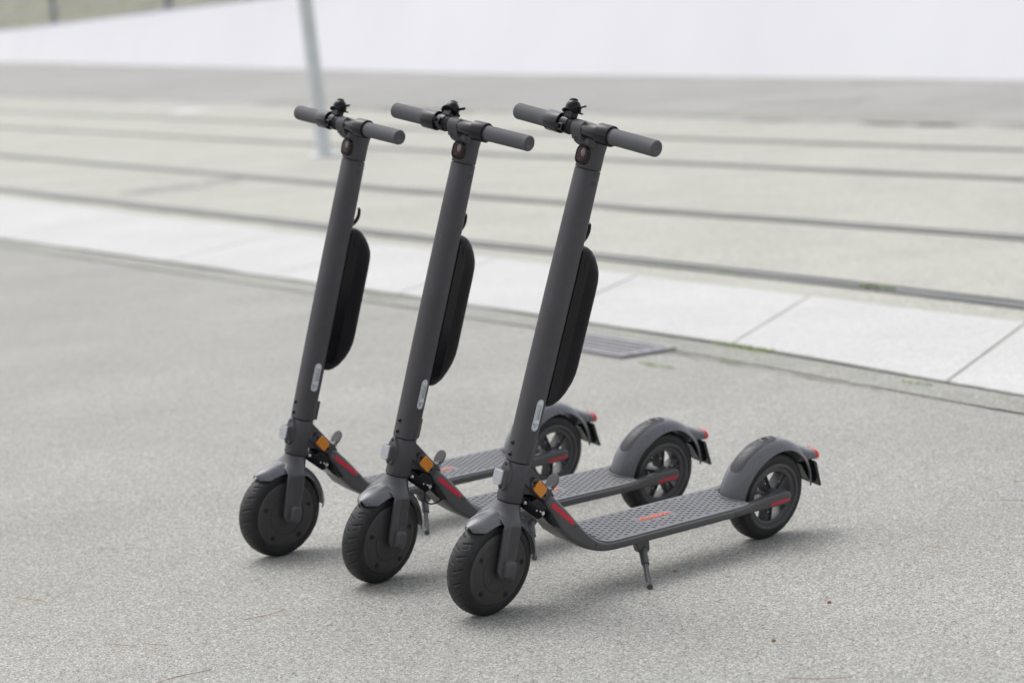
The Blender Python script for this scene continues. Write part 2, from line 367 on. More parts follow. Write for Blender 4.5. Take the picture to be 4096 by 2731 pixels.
def strip(pl, off0, off1, z0, z1, y0, y1, n=70):
    A = shift(pl, off0); B = shift(pl, off1); R = []
    for i in range(n+1):
        y = y0+(y1-y0)*i/n; xa, xb = poly_at(A, y), poly_at(B, y)
        R.append([(xa, y, z0), (xa, y, z1), (xb, y, z1), (xb, y, z0)])
    return loft(R)
RAILS = [('nearest', R4, 6, 36, 'grooved tram rail nearest the scooters, beside the pale kerb slabs'),
         ('second', R3, 8, 42, 'second grooved tram rail back from the kerb slabs, grey and worn'),
         ('third', R2, 9, 50, 'third grooved tram rail back, just beyond the foot of the steel post'),
         ('fourth', R1, 11, 60, 'farthest grooved tram rail, blurred, nearest the white wall')]
for _, pl, y0, y1, lab in RAILS:
    root = bpy.data.objects.new('tram_rail', None); C.objects.link(root); root.location = (poly_at(pl, y0), y0, 0)
    tag(root, lab, 'tram rail', 'tram rails set in the paving')
    inv = Matrix.Translation(-root.location)
    for nm, a, b, h, m in (('rail_head', -.030, .026, .0085, 'railtop'), ('rail_lip', .072, .090, .0080, 'railtop'), ('rail_groove', .026, .072, .0055, 'groove'), ('joint_filler', -.070, -.030, .0062, 'groove')):
        obj(nm, xf(strip(pl, a, b, .001, h, y0, y1), inv), m, root, smooth=None)

# white wall along the far side, leaned back so its face catches more light, its top rising to the right
WL = [(13.8, 8.5), (6.16, 28.26), (.35, 43.34), (-22.93, 113.7), (-38, 160)]
def wall_top(y): return 1.357+.0006*y+.0075*max(0, 113-y)
root = bpy.data.objects.new('boundary_wall', None); C.objects.link(root); root.location = (.35, 43.34, 0)
tag(root, 'long smooth white wall across the far side of the tram tracks', 'wall')
R = []
for i in range(61):
    y = 8.5+(160-8.5)*i/60; x = poly_at(WL, y); h = wall_top(y); n = Vector((.93, .36)); 
    b = .42*h
    R.append([(x, y, -.02), (x+n.x*b, y+n.y*b, h), (x+n.x*(b+.35), y+n.y*(b+.35), h), (x+n.x*(b+.35), y+n.y*(b+.35), -.02)])
obj('wall_face', xf(loft(R), Matrix.Translation(-root.location)), 'wall', root, smooth=30)
def wall_pt(y, back=.0):
    x = poly_at(WL, y); h = wall_top(y); b = .42*h+back; return Vector((x+.93*b, y+.36*b, h))
def y_for_dir(t):           # depth where the wall's top meets an image column (t = x/y of the ray)
    lo, hi = 20, 200
    for _ in range(60):
        md = (lo+hi)/2; p = wall_pt(md)
        if p.x/p.y > t: lo = md
        else: hi = md
    return lo
# fence on the wall top
def make_fence():
    root = bpy.data.objects.new('wire_fence', None); C.objects.link(root); b = wall_pt(100, .17); root.location = b
    tag(root, 'grey wire fence with steel posts on top of the white wall, upper left', 'fence')
    inv = Matrix.Translation(-b)
    ys = [y_for_dir(t) for t in (-.235, -.1797, -.1330, -.100, -.073, -.05)]
    for y in ys:
        p = wall_pt(y, .17)
        obj('post', xf(box(p.x-.11, p.x+.11, p.y-.1, p.y+.1, p.z-.03, p.z+4.2), inv), 'fencem', root)
    for k in range(5):
        h = .05+k*.62
        P = [wall_pt(y, .05)+Vector((0, 0, h)) for y in (ys[0], (ys[0]+ys[-1])/2, ys[-1])]
        obj('wire', xf(tube(P, .035, 6), inv), 'fencem', root)
make_fence()
# overgrown bank behind the fence
V, F = [], []; nx, nz = 150, 26
for j in range(nz+1):
    for i in range(nx+1):
        y = 50+(240-50)*i/nx; p = wall_pt(y, 6+j*.5+random.uniform(-.15, .15)); V.append((p.x, p.y, -.1+j*.62+random.uniform(-.08, .08)))
for j in range(nz):
    for i in range(nx): a = j*(nx+1)+i; F.append((a, a+1, a+nx+2, a+nx+1))
tag(obj('hedge', (V, F), 'hedge', smooth=None), 'dull green and brown overgrown bank behind the wire fence', 'hedge', kind='stuff')

# steel post between the two tracks
root = bpy.data.objects.new('steel_post', None); C.objects.link(root); root.location = (-1.64, 22.78, .004); root.rotation_euler = (0, radians(-2.6), 0)
tag(root, 'slim pale grey steel post standing between the tram tracks', 'post')
obj('pole', lathe([(0.0001, 0), (.069, 0), (.066, 4), (.056, 8), (.0001, 8)], 24), 'galv', root).rotation_euler = (pi/2, 0, 0)
obj('base_plate', join(ringless := prism(rrect(0, 0, .15, .15, .02), 0, .02, 'z')), 'galv', root, bevel=.004)

# drain grate in the gutter
root = bpy.data.objects.new('drain_grate', None); C.objects.link(root)
d = Vector((.862-(-.14), 8.98-10.72)).normalized(); ang = atan2(d.y, d.x)
root.location = (.355, 9.235, .008); root.rotation_euler = (0, 0, ang)
tag(root, 'flat slotted iron drain grate beside the kerb slabs behind the front scooter', 'drain grate')
LX, LY = .31, .125
obj('frame', join(box(-LX, LX, LY-.02, LY, -.004, .006), box(-LX, LX, -LY, -LY+.02, -.004, .006), box(-LX, -LX+.03, -LY+.02, LY-.02, -.004, .006), box(LX-.03, LX, -LY+.02, LY-.02, -.004, .006)), 'castiron', root, smooth=None)
obj('slot_shade', box(-LX+.02, LX-.02, -LY+.01, LY-.01, -.0035, .0049), 'gap', root, smooth=None)  # near-flush black plate, its colour stands in for shade in deep slots
for k in range(4):
    y = -LY+.050+k*.0500
    obj('bar', box(-LX+.03, LX-.03, y-.0110, y+.0110, .002, .0055), 'castiron', root, smooth=None)

# weeds in the joints
def tuft(loc, n, r, h):
    V, F = [], []
    for _ in range(int(n*.55)):
        a = random.uniform(0, 2*pi); q = sqrt(random.random()); x, y = q*r[0]*cos(a), q*r[1]*sin(a)
        dx, dy = x*cos(ANG)-y*sin(ANG), x*sin(ANG)+y*cos(ANG)
        b = random.uniform(0, 2*pi); wd = random.uniform(.0015, .003); hh = .6*h*random.uniform(.4, 1); ln = random.uniform(.2, .9)*hh
        o = len(V); c, s = cos(b), sin(b)
        V += [(dx-s*wd, dy+c*wd, 0), (dx+s*wd, dy-c*wd, 0), (dx+c*ln*.5+s*wd*.7, dy+s*ln*.5-c*wd*.7, hh*.6), (dx+c*ln, dy+s*ln, hh*.8)]
        F += [(o, o+1, o+2), (o, o+2, o+3)]
    return V, F
ANG = ang
WE = [((.86, 8.93, .008), 260, (.20, .02), .03, 'weed tuft at the joint between two kerb slabs, greenest of all'),
      ((.52, 8.66, .004), 170, (.13, .016), .02, 'low green weed patch on the asphalt in front of the drain grate'),
      ((.78, 8.60, .004), 80, (.09, .012), .018, 'small moss tuft on the asphalt right of the drain grate'),
      ((1.02, 11.33, .008), 110, (.12, .015), .03, 'faint weed tuft against the nearest rail above the long kerb slab'),
      ((1.60, 10.40, .008), 170, (.13, .018), .04, 'green weed tuft growing against the nearest rail at right'),
      ((-.60, 11.28, .004), 120, (.16, .02), .02, 'faint weed patch by the kerb edge between the left and middle scooters'),
      ((1.33, 7.90, .004), 90, (.10, .012), .02, 'small weed tuft in the gutter crack at the right edge')]
for loc, n, r, h, lab in WE:
    o = obj('weed_tuft', tuft(loc, n, r, h), 'grass', smooth=None); o.location = loc
    tag(o, lab, 'weed', 'weed tufts in the paving joints')

# dry pine needles and twigs on the asphalt
NE = [((-.65, 5.36), (-.56, 5.43), 'long straw coloured pine needle lying left of the middle scooter wheel'),
      ((-.385, 5.63), (-.305, 5.50), 'reddish pine needle lying just in front of the middle scooter wheel'),
      ((-1.24, 5.73), (-1.16, 5.67), 'curled brown needle near the left edge of the asphalt'),
      ((-.86, 5.21), (-.80, 5.18), 'thin twig on the asphalt at lower left'),
      ((-.80, 4.86), (-.68, 4.95), 'long brown needle close to the lower left corner'),
      ((-.95, 5.24), (-.87, 5.19), 'pale broken needle in the lower left foreground'),
      ((1.30, 6.28), (1.42, 6.27), 'thin dark needle far right behind the front scooter wheel'),
      ((.95, 5.62), (1.0, 5.57), 'tiny brown twig on the asphalt at lower right'),
      ((.50, 4.60), (.62, 4.58), 'reddish needle at the bottom edge right of centre'),
      ((1.22, 6.07), (1.33, 6.04), 'curved dark needle on the asphalt by the right edge')]
for a, b, lab in NE:
    a, b = Vector((*a, 0)), Vector((*b, 0)); m_ = (a+b)/2; nrm = Vector((-(b-a).y, (b-a).x, 0))*random.uniform(-.18, .18)
    P = smoothpath([(a-m_)+Vector((0, 0, .003)), nrm+Vector((0, 0, .004)), (b-m_)+Vector((0, 0, .003))], 5)
    o = obj('pine_needle', tube(P, [.0007]*len(P), 5), 'needle'); o.location = m_
    tag(o, lab, 'pine needle', 'dry needles on the asphalt')
for (x, y), lab in (((.655, 5.16), 'tiny ochre pebble on the asphalt right of the kickstand'), ((.50, 4.88), 'small brown leaf scrap near the bottom right'), ((.345, 5.54), 'little dark crumb of bark beside the front scooter kickstand')):
    V, F = lathe([(.0001, -.003), (.004, -.002), (.005, 0), (.0035, .0025), (.0001, .003)], 9)
    o = obj('pebble', ([(v[0]*1.0, v[1]*.7, v[2]*.7) for v in V], F), 'needle'); o.location = (x, y, .003); tag(o, lab, 'pebble')

# ================================================================== THE SCOOTER
# two frames: body (x forward, y to the scooter's left, z up; origin under the front wheel)
# and steering (n across the steering axis, y, s along it)
TH, EO, RW = .2288, .0140, .1143
WB = .8831
A0 = Vector((0, 0, RW))-EO*Vector((cos(TH), 0, sin(TH)))
def steer_matrix(delta): return Matrix.Translation(A0) @ Matrix.Rotation(-TH, 4, 'Y') @ Matrix.Rotation(delta, 4, 'Z')
BN, BS = .0402, .9912            # handlebar centre in the steering frame

def tyre_mesh(c, tread, NT=420):
    R = []; r0, hr, hy = .0930, .0213, .0288
    ps = [radians(a) for a in (-146, -134, -120, -105, -90, -77, -66, -57, -49, -42, -36, -30, -24, -18, -12, -6, 0, 6, 12, 18, 24, 30, 36, 42, 49, 57, 66, 77, 90, 105, 120, 134, 146)]
    for i in range(NT):
        th = 2*pi*i/NT; row = []
        for a in ps:
            cc, ss = cos(a), sin(a); e = 2/2.35
            rr = r0+hr*math.copysign(abs(cc)**e, cc); y = hy*math.copysign(abs(ss)**e, ss)
            if tread and abs(a) < radians(60):
                yy = y/hy; ph = (th*22/(2*pi)-.50*abs(yy)+(.5 if yy > 0 else 0)) % 1
                g = 0
                if ph < .11 and .10 < abs(yy) < .80: g = .0022
                ph2 = (ph+.40) % 1
                if ph2 < .08 and .34 < abs(yy) < .70: g = .0016
                rr -= g
            row.append((c[0]+rr*cos(th), y, c[1]+rr*sin(th)))
        R.append(row)
    n = len(ps); V = [p for r in R for p in r]; F = []
    for k in range(NT):
        kk = (k+1) % NT
        for i in range(n-1): F.append((k*n+i, kk*n+i, kk*n+i+1, k*n+i+1))
        F.append((k*n+n-1, kk*n+n-1, kk*n, k*n))
    return V, F

def arch(c, a0, a1, rfun, wfun, dfun, n=50, m=17, pw=2.6):
    """mudguard surface round centre c in the x-z plane (angles in degrees from +x)"""
    V, F = [], []
    for i in range(n+1):
        a = a0+(a1-a0)*i/n; A = radians(a); rc, w_, dr = rfun(a), wfun(a), dfun(a)
        for j in range(m):
            t = -1+2*j/(m-1); r = rc-dr*abs(t)**pw
            V.append((c[0]+r*cos(A), w_*t, c[1]+r*sin(A)))
    for i in range(n):
        for j in range(m-1): k = i*m+j; F.append((k, k+1, k+m+1, k+m))
    return V, F

def grip_mesh(y0, y1, sgn):
    """knurled rubber sleeve; y0 is the inner end, y1 the outer"""
    NA, NL = 132, 150; R = []; L_ = abs(y1-y0)
    for j in range(NL+1):
        t = j/NL; d = t*L_; r = .0183
        if d < .010: r = .0172+.0011*(d/.010)
        e = L_-d
        if e < .0045: r = .0148+.0035*sqrt(max(0, 1-((.0045-e)/.0045)**2))
        kn = 1 if .019 < d < L_-.010 else 0
        row = []
        for i in range(NA):
            a = 2*pi*i/NA; rr = r
            if kn:
                u = a*22/(2*pi); v = d/.0048
                p, q = (u+v) % 1, (u-v) % 1
                dd = min(min(p, 1-p), min(q, 1-q)); rr -= .00062*max(0, 1-dd/.24)
            row.append((BN+rr*cos(a), y0+sgn*d, BS+rr*sin(a)))
        R.append(row)
    return loft(R)

def make_scooter():
    root = bpy.data.objects.new('electric_scooter', None); C.objects.link(root)
    st = []                                            # parts that turn with the handlebar
    def P(name, g, m, parent=None, steer=False, **k):
        o = obj(name, g, m, parent or root, **k)
        if steer: st.append(o); o['turns'] = 1
        return o
    # ---------------- front wheel
    ax = (EO, 0)
    prof = [(.0001, .0335), (.049, .0335), (.0495, .0322), (.0508, .0322), (.0513, .0333), (.060, .0330), (.074, .0322), (.0745, .0316), (.0755, .0316), (.076, .0322), (.082, .0312), (.0855, .0285), (.0875, .024)]
    prof = prof+[(r, -y) for r, y in prof[::-1]]
    fw = P('front_wheel', lathe(prof, 96, ax), 'hub', steer=True, smooth=35)
    P('tyre', tyre_mesh(ax, True), 'tread', fw, smooth=28)
    for k in range(5):
        a = radians(-19.4+36)+k*2*pi/5; c, s_c = cos(a), sin(a); two = []
        for g in (box(.026, .0488, -.0007, .0007, .0333, .0343), box(.0515, .062, -.0005, .0005, .0328, .0337)):
            two.append(([(EO+v[0]*c-v[1]*s_c, v[2], v[0]*s_c+v[1]*c) for v in g[0]], g[1]))
        P('cover_rib', join(*two), 'rim', fw)
    for k in range(5):
        a = radians(19.4)-k*2*pi/5; cx, cz = EO+.068*cos(a), .068*sin(a)
        P('cover_screw', join(lathe([(.0062, .0318), (.0060, .0334), (.0050, .0334), (.0044, .0322), (.0001, .0322)], 18, (cx, cz)), screw(cx, cz, .0322, .0032, .0016)), 'screw', fw)
    # ---------------- fork
    R = []
    NN = 48
    for s, cn, a, b, p, lift in ((.1500, 0, .0272, .0262, 2.1, 0), (.1465, .0004, .0282, .0274, 2.1, 0), (.1400, .0020, .0296, .0305, 2.15, 0), (.1320, .0055, .0312, .0355, 2.3, 0), (.1240, .0090, .0308, .0415, 2.6, .002), (.1160, .0130, .0300, .0470, 3.3, .008), (.1090, .0160, .0288, .0508, 4.8, .015), (.1030, .0182, .0276, .0525, 7, .021), (.0985, .0188, .0268, .0526, 8, .0255)):
        R.append([(cn+u, v, s+lift*(1-(abs(v)/b)**2)) for u, v in sup(a, b, p, NN)])
    crown = loft(R)
    def blade(sg):
        rows = [(.1085, .0180, .0215, .0035), (.1045, .0186, .0245, .0052), (.0985, .0188, .0256, .0060), (.0600, .0155, .0253, .0060), (.0130, .0112, .0250, .0060)]
        for t in (18, 36, 52, 66, 78, 86): rows.append((.012-.029*sin(radians(t)), .0110, .0250*cos(radians(t)), .0060 if t < 70 else .0045))
        return loft([[(nc+u, sg*(.0462+v), q) for u, v in sup(a_, h, 5 if k < 5 else 4, 44)] for k, (q, nc, a_, h) in enumerate(rows)])
    fk = P('fork', crown, 'plastic', steer=True, smooth=50)
    for sg in (1, -1): P('fork_blade', blade(sg), 'plastic', fk, smooth=50)
    for sg in (1, -1):
        pl = [(.0335, .106), (.0050, .110), (.0015, .106), (-.0030, .042), (.0270, .036), (.0335, .100)]
        pl = [(.0245, .1060), (.0020, .1060), (-.0010, .1030), (-.0060, .040), (.0150, .034), (.0185, .038), (.0280, .1020)]
        y0, y1 = (.0516, .0527) if sg > 0 else (-.0527, -.0516)
        P('fork_cover', prism(pl, y0, y1), 'paint', fk, bevel=.0006)
        Rr = []
        for h, sc in ((0, 1.15), (.0035, 1.08), (.0090, 1.0), (.0115, .93), (.0130, .78), (.0134, .5)):
            Rr.append([(.0060+u*sc, sg*(.0515+h), .0085+v*sc) for u, v in [(q[0], q[1]) for q in rrect(0, 0, .0132, .0215, .0115, radians(-4))]])
        P('axle_cap', loft(Rr), 'plastic', fk, smooth=60)
    # crown seam and mudguard
    P('crown_gap', loft([ringz(s, 0, 0, .0255, .0245) for s in (.1490, .1530)]), 'gap', fk)
    def wf(a): return .0340*min(1, (max(0, a-41)/11)**.5) if a < 52 else (.0335 if a < 160 else .0335-.004*(a-160)/9)
    P('front_mudguard', arch(ax, 42.0, 168, lambda a: .1290+.002*max(0, (60-a)/18), lambda a: max(.009, wf(a)), lambda a: .0195-.0085*max(0, (50-a)/9), 60), 'guard', steer=True, smooth=60, solid=.0022, bevel=.0008, ang=60)
    # ---------------- head tube with reflector
    ht = P('head_tube', loft([ringz(s, 0, 0, a, b) for s, a, b in ((.1530, .0270, .0260), (.1540, .0282, .0270), (.2405, .0282, .0270), (.2415, .0272, .0262))]), 'paint', smooth=50)
    ht.matrix_local = steer_matrix(0)
    outl = [(0, .2435), (.0055, .2425), (.0090, .2370), (.0150, .2230), (.0155, .1930), (.0100, .1800), (.0060, .1762), (0, .1750)]
    outl = outl+[(-u, v) for u, v in outl[-2:0:-1]]
    rb = P('reflector_bracket', join(prism(outl, .018, .0345, 'x'), prism(rrect(0, .2050, .0142, .0178, .003), .0340, .0478, 'x')), 'plastic', ht, bevel=.0016, seg=3)
    face = [(-.0135, .2215), (.0135, .2215), (.0145, .2170), (.0145, .1930), (.0080, .1873), (-.0080, .1873), (-.0145, .1930), (-.0145, .2170)]
    P('clear_reflector', prism(face, .0482, .0522, 'x'), 'clear', ht, bevel=.0012)
    for s in (.2352, .1815):
        g = screw(0, 0, 0, .0030, .0018); P('bracket_screw', ([(.0345+v[1], v[0], s+v[2]) for v in g[0]], g[1]), 'screw', ht)
    # ---------------- stem
    P('stem_gap', loft([ringz(s, 0, 0, .0262, .0252) for s in (.2400, .2460)]), 'gap', steer=True)
    stations = [(.2440, .0270, .0260), (.2450, .0284, .0272), (.33, .0290, .0275), (.45, .0298, .0280), (.65, .0298, .0280), (.80, .0290, .0272), (.9058, .0282, .0262), (.9068, .0272, .0254)]
    stem = P('stem', loft([ringz(s, 0, 0, a, b, 2.45, 64) for s, a, b in stations]), 'paint', steer=True, smooth=50)
    def surf(n, s):
        for (s0, a0, b0), (s1, a1, b1) in zip(stations, stations[1:]):
            if s0 <= s <= s1: k = (s-s0)/(s1-s0); a, b = a0+(a1-a0)*k, b0+(b1-b0)*k
        return b*(1-min(.999, abs(n)/a)**2.45)**(1/2.45)
    # sticker with writing, wrapped on the near side of the stem
    sc, ss, tilt = .0030, .3560, 0
    def wrap(V2, lift): return [(sc-u_*1+0, 0, 0) for u_ in ()]
    def on_stem(g, lift):      # g: local (along, up) -> (s, n)
        return [(sc+v[1], surf(sc+v[1], ss+v[0])+lift+v[2], ss+v[0]) for v in g[0]], g[1]
    def grid_pill(hl, hw, lift):
        V, F = [], []; nl, nw = 36, 8
        for i in range(nl+1):
            x = -hl+2*hl*i/nl; e = max(0, abs(x)-(hl-hw)); ww = hw*sqrt(max(1e-4, 1-(e/hw)**2))
            for j in range(nw+1): V.append((x, ww*(-1+2*j/nw), 0))
        for i in range(nl):
            for j in range(nw): k = i*(nw+1)+j; F.append((k, k+1, k+nw+2, k+nw+1))
        return on_stem((V, F), lift)
    lb = P('label_sticker', grid_pill(.0365, .0098, .0004), 'label', stem)
    t1 = text_mesh('POWERED BY', .0052, 0, 1.05, 1.05); t1 = [(v[0]+.0065, v[1]+.0026, 0) for v in t1[0]], t1[1]
    t2 = text_mesh('SEGWAY', .0066, .00016, 1.12, 1.15); t2 = [(v[0]+.0065, v[1]-.0034, 0) for v in t2[0]], t2[1]
    def flat_line(pts, wd):
        V, F = [], []
        for i, p in enumerate(pts):
            a, b = pts[max(i-1, 0)], pts[min(i+1, len(pts)-1)]; t = Vector((b[0]-a[0], b[1]-a[1])).normalized()
            V += [(p[0]-t.y*wd, p[1]+t.x*wd, 0), (p[0]+t.y*wd, p[1]-t.x*wd, 0)]
            if i: F.append((2*i-2, 2*i-1, 2*i+1, 2*i))
        return V, F
    R0 = .0080; xs = .0365-.0098
    arc1 = [(-.0195+k*.0461/12, R0) for k in range(13)]+[(xs+R0*sin(pi*k/12), R0*cos(pi*k/12)) for k in range(1, 13)]+[(xs-k*.038/10, -R0) for k in range(1, 11)]
    arc2 = [(-xs+.0000-R0*sin(pi*k/12)+0, R0*cos(pi*k/12)) for k in range(0, 13)]+[(-xs+.003, -R0)]
    dot = [(-.0208+.0016*cos(2*pi*k/12), .0062+.0016*sin(2*pi*k/12), 0) for k in range(12)], [tuple(range(12))]
    sym = [flat_line([(-.0205, .0030), (-.0195, -.0058), (-.0225, -.0072), (-.0248, -.0020)], .0005), flat_line([(-.0205, .0030), (-.0240, .0034), (-.0285, .0044)], .0005),
           flat_line([(-.0228, .0010), (-.0300, .0026)], .0005), flat_line([(-.0248, -.0014), (-.0278, -.0004)], .0005)]
    P('label_print', on_stem(join(t1, t2, flat_line(arc1, .00022), flat_line(arc2, .00022), dot, *sym), .0007), 'ink', lb, smooth=None)
    for s in (.8998, .8799):
        n0 = .0008; y0 = surf(n0, s)
        P('stem_bolt', join(lathe([(.0050, y0-.002), (.0050, y0+.0004), (.0044, y0+.0004), (.0042, y0-.0003), (.0014, y0-.0003), (.0013, y0-.0015), (.0001, y0-.0015)], 20, (n0, s))), 'screw', stem)
    for s in (.2845, .2580):
        g = screw(0, 0, 0, .0047, .0034); P('stem_bolt', ([(.0284+v[1], -.003+v[0], s+v[2]) for v in g[0]], g[1]), 'black', stem)
    P('rear_tab', prism(rrect(-.0335, .2690, .0048, .0245, .0035), -.012, .012), 'plastic', stem, bevel=.002, seg=3)
    hp = smoothpath([(-.026, .0, .7480), (-.036, 0, .7490), (-.0445, 0, .7570), (-.0500, 0, .7700), (-.0490, 0, .7850), (-.0445, 0, .7900)], 6)
    P('bag_hook', tube(hp, [.0062-.0028*i/len(hp) for i in range(len(hp))], 14), 'black', stem, smooth=60)
    # ---------------- battery pack
    bo = [(-.0190, .7380), (-.0440, .7390), (-.0600, .7330), (-.0760, .7200), (-.0900, .7030), (-.0990, .6880), (-.1025, .6720), (-.1035, .6500), (-.1035, .4680), (-.1020, .4480), (-.0960, .4270), (-.0850, .4070), (-.0700, .3890), (-.0540, .3780), (-.0400, .3735), (-.0190, .3735)]
    def brow(hy, ins):
        c = (-.065, .556); o = []
        for u, v in bo:
            if u > -.020: o.append((u, hy, v + (-ins if v > .556 else ins)*.6)); continue
            d_ = Vector((u+.045, 0)); L2 = 1
            uu = min(-.020, u+ins) if abs(v-.556) < .10 or u < -.05 else u
            vv = v-ins if v > .60 else (v+ins if v < .50 else v)
            o.append((uu, hy, vv))
        return o
    rows = [brow(h, i) for h, i in ((-.0225, .022), (-.0262, .012), (-.0285, .0055), (-.0292, .0), (-.0180, -.0015), (0, -.002), (.0180, -.0015), (.0262, .0), (.0285, .0055), (.0262+.0028, .012), (.0300, .022))]
    rows = []
    for h, i in ((-.0262, .0300), (-.0262, .0160), (-.0225, .0070), (-.0160, .0015), (-.0080, 0), (.0080, 0), (.0160, .0015), (.0225, .0070), (.0262, .0160), (.0262, .0300)): rows.append(brow(h, i))
    bt = P('battery_pack', loft(rows), 'batt', steer=True, smooth=32)
    po = [(-.0185, .7230), (-.0400, .7220), (-.0480, .7120), (-.0505, .6980), (-.0505, .4200), (-.0475, .4040), (-.0390, .3950), (-.0185, .3930)]
    P('side_panel', prism(po, .0250, .0272), 'gloss', bt, bevel=.0009)
    P('charge_port_cover', prism(rrect(-.0390, .7050, .0060, .0110, .004), .0270, .0282), 'gloss', bt, bevel=.0008)
    # ---------------- column head, lamp, bar
    hd = P('column_head', loft([ringz(s, c, 0, a, b, p, 48) for s, c, a, b, p in ((.9082, 0, .0272, .0254, 2.4), (.9092, 0, .0282, .0262, 2.4), (.930, 0, .0284, .0262, 2.4), (.948, .0005, .0290, .0262, 2.4), (.960, .0005, .0305, .0262, 2.5), (.970, -.001, .0300, .0261, 2.6), (.984, -.003, .0285, .0258, 2.6), (.9900, -.005, .0215, .0200, 2.6))]), 'paint', steer=True, smooth=55)
    nose = [(.020, .9530), (.0330, .9570), (.0425, .9625), (.0440, .9680), (.0420, .9790), (.020, .9830)]
    P('clamp_block', prism(nose, -.0235, .0235), 'paint', hd, bevel=.002, seg=3)
    cl = [(BN+.0178*cos(radians(a)), BS+.0178*sin(radians(a))) for a in range(-50, 201, 10)]
    cl += [(.022, .975), (.024, .9630), (.0455, .9655)]
    P('bar_clamp', prism(cl, -.0262, .0036), 'paint', hd, bevel=.0008)
    for y in (-.0125, .0050):
        g = screw(0, 0, 0, .0033, .0012); g2 = lathe([(.0052, -.0005), (.0052, .0003), (.0040, .0003), (.0001, .0002)], 18)
        P('clamp_screw', ([(.0474+v[1], y+v[0], .9700+v[2]) for v in join(g, g2)[0]], join(g, g2)[1]), 'black', hd)
    lp = P('headlight_bezel', loft([[(n, .002+u*k, .9360+v*k) for u, v in sup(.0170, .0208, 2.9, 48)] for n, k in ((.018, 1.0), (.0335, 1.0), (.0348, .96), (.0348, .90), (.0325, .88), (.0320, .3))]), 'black', hd, smooth=35)
    P('headlight_lens', loft([[(n, .002+u*k, .9360+v*k) for u, v in sup(.0149, .0186, 2.8, 40)] for n, k in ((.0322, 1.0), (.0336, .97), (.0343, .8), (.0346, .4))]), 'lamp', hd, smooth=60)
    P('lamp_reflector', loft([[(n, .0065+u*k, .9415+v*k) for u, v in sup(.0068, .0105, 2.1, 28)] for n, k in ((.0335, 1.0), (.0351, .9), (.0358, .6), (.0360, .2))]), 'chrome', hd, smooth=60)
    tx = join(*[([(v[0], v[1]+dy, 0) for v in g[0]], g[1]) for g, dy in ((text_mesh('E9', .0035), -.0), )])
    P('lamp_marking', ([(.0350, .0000+v[0], .9262+v[1]) for v in tx[0]], tx[1]), 'chrome', hd, smooth=None)
    def ycyl(prof, N=40): return lathe(prof, N, (BN, BS))
    hb = P('handlebar', ycyl([(.0001, -.1067), (.0166, -.1067), (.0166, .084), (.0001, .084)]), 'black', steer=True)
    P('bar_sleeve', ycyl([(.0160, .0040), (.0170, .0040), (.0175, .0046), (.0175, .0470), (.0160, .0470)]), 'black', hb)
    P('bar_sleeve', ycyl([(.0160, -.0700), (.0175, -.0700), (.0175, -.0275), (.0170, -.0268), (.0160, -.0268)]), 'black', hb)
    for y0, y1 in ((.0458, .0835), (-.1062, -.0664)):
        P('clamp_collar', ycyl([(.0165, y0), (.0215, y0), (.0232, y0+.0018), (.0232, y1-.0012), (.0226, y1), (.0205, y1), (.0205, y1-.004), (.0165, y1-.004)], 56) if y0 > 0 else ycyl([(.0165, y0+.004), (.0205, y0+.004), (.0205, y0), (.0226, y0), (.0232, y0+.0012), (.0232, y1-.0018), (.0215, y1), (.0205, y1), (.0205, y1-.004), (.0165, y1-.004)], 56), 'black', hb, smooth=30)
    for y0, y1, sg in ((.0800, .2130, 1), (-.1030, -.2060, -1)):
        gp = P('grip', grip_mesh(y0, y1, sg), 'grip', hb, smooth=60)
        tm = text_mesh('ninebot', .0062, .0001)
        P('grip_end', join(ycyl([(.0140, y1-sg*.001), (.0140, y1+sg*.0006), (.0118, y1+sg*.0006), (.0112, y1+sg*.0001), (.0001, y1+sg*.0001)], 32), ([(BN-sg*v[0], y1+sg*.0004, BS+v[1]) for v in tm[0]], tm[1])), 'grip', hb)
    # ---------------- bell (built round the bar axis so that it can be turned on it)
    Bc = Matrix.Translation((BN, 0, BS))
    bl = P('bell', join(lathe([(.0178, -.0555), (.0205, -.0545), (.0205, -.0405), (.0178, -.0395)], 36, (0, 0)),
                        prism(rrect(0.002, .022, .0105, .0110, .003), -.0580, -.0370), prism(rrect(0.019, -.009, .006, .008, .002), -.0560, -.0440)), 'black', steer=True, bevel=.001)
    bl['bell'] = 1
    P('bell_bolt', join(xf(lathe([(.0001, 0), (.0052, 0), (.0052, .009), (.0001, .009)], 6), Matrix.Translation((.0235, -.0585, -.0085)) @ Matrix.Rotation(radians(-60), 4, 'Z'))), 'black', bl, bevel=.0006)
    def tilt(v): return v
    TM = Matrix.Translation((.0, -.0475, .0300)) @ Matrix.Rotation(radians(14), 4, 'X')
    R = []
    for z, r in ((.0, .0170), (.001, .0176), (.010, .0176), (.016, .0163), (.021, .0130), (.0242, .0082), (.0250, .003)): R.append([(r*cos(2*pi*k/36), r*sin(2*pi*k/36), z) for k in range(36)])
    P('bell_dome', xf(loft(R), TM), 'gloss', bl, smooth=60)
    P('bell_knob', xf(loft([[(r*cos(2*pi*k/24), r*sin(2*pi*k/24), z) for k in range(24)] for z, r in ((.0235, .0098), (.0262, .0093), (.0280, .0068), (.0287, .003))]), TM), 'batt', bl, smooth=60)
    R = []
    for r_, dz in ((.0150, .0005), (.0205, .0012), (.0235, .0002), (.0240, -.0010), (.0232, -.0022), (.0150, -.0030)):
        R.append([((r_*cos(2*pi*k/40)), (r_*(1.0)*sin(2*pi*k/40)), dz-.0055*(sin(2*pi*k/40) if sin(2*pi*k/40) > 0 else .15*sin(2*pi*k/40))*(r_/.024)+.0045*(cos(2*pi*k/40)**2)*(r_/.024)*(1 if cos(2*pi*k/40) > 0 else .4)) for k in range(40)])
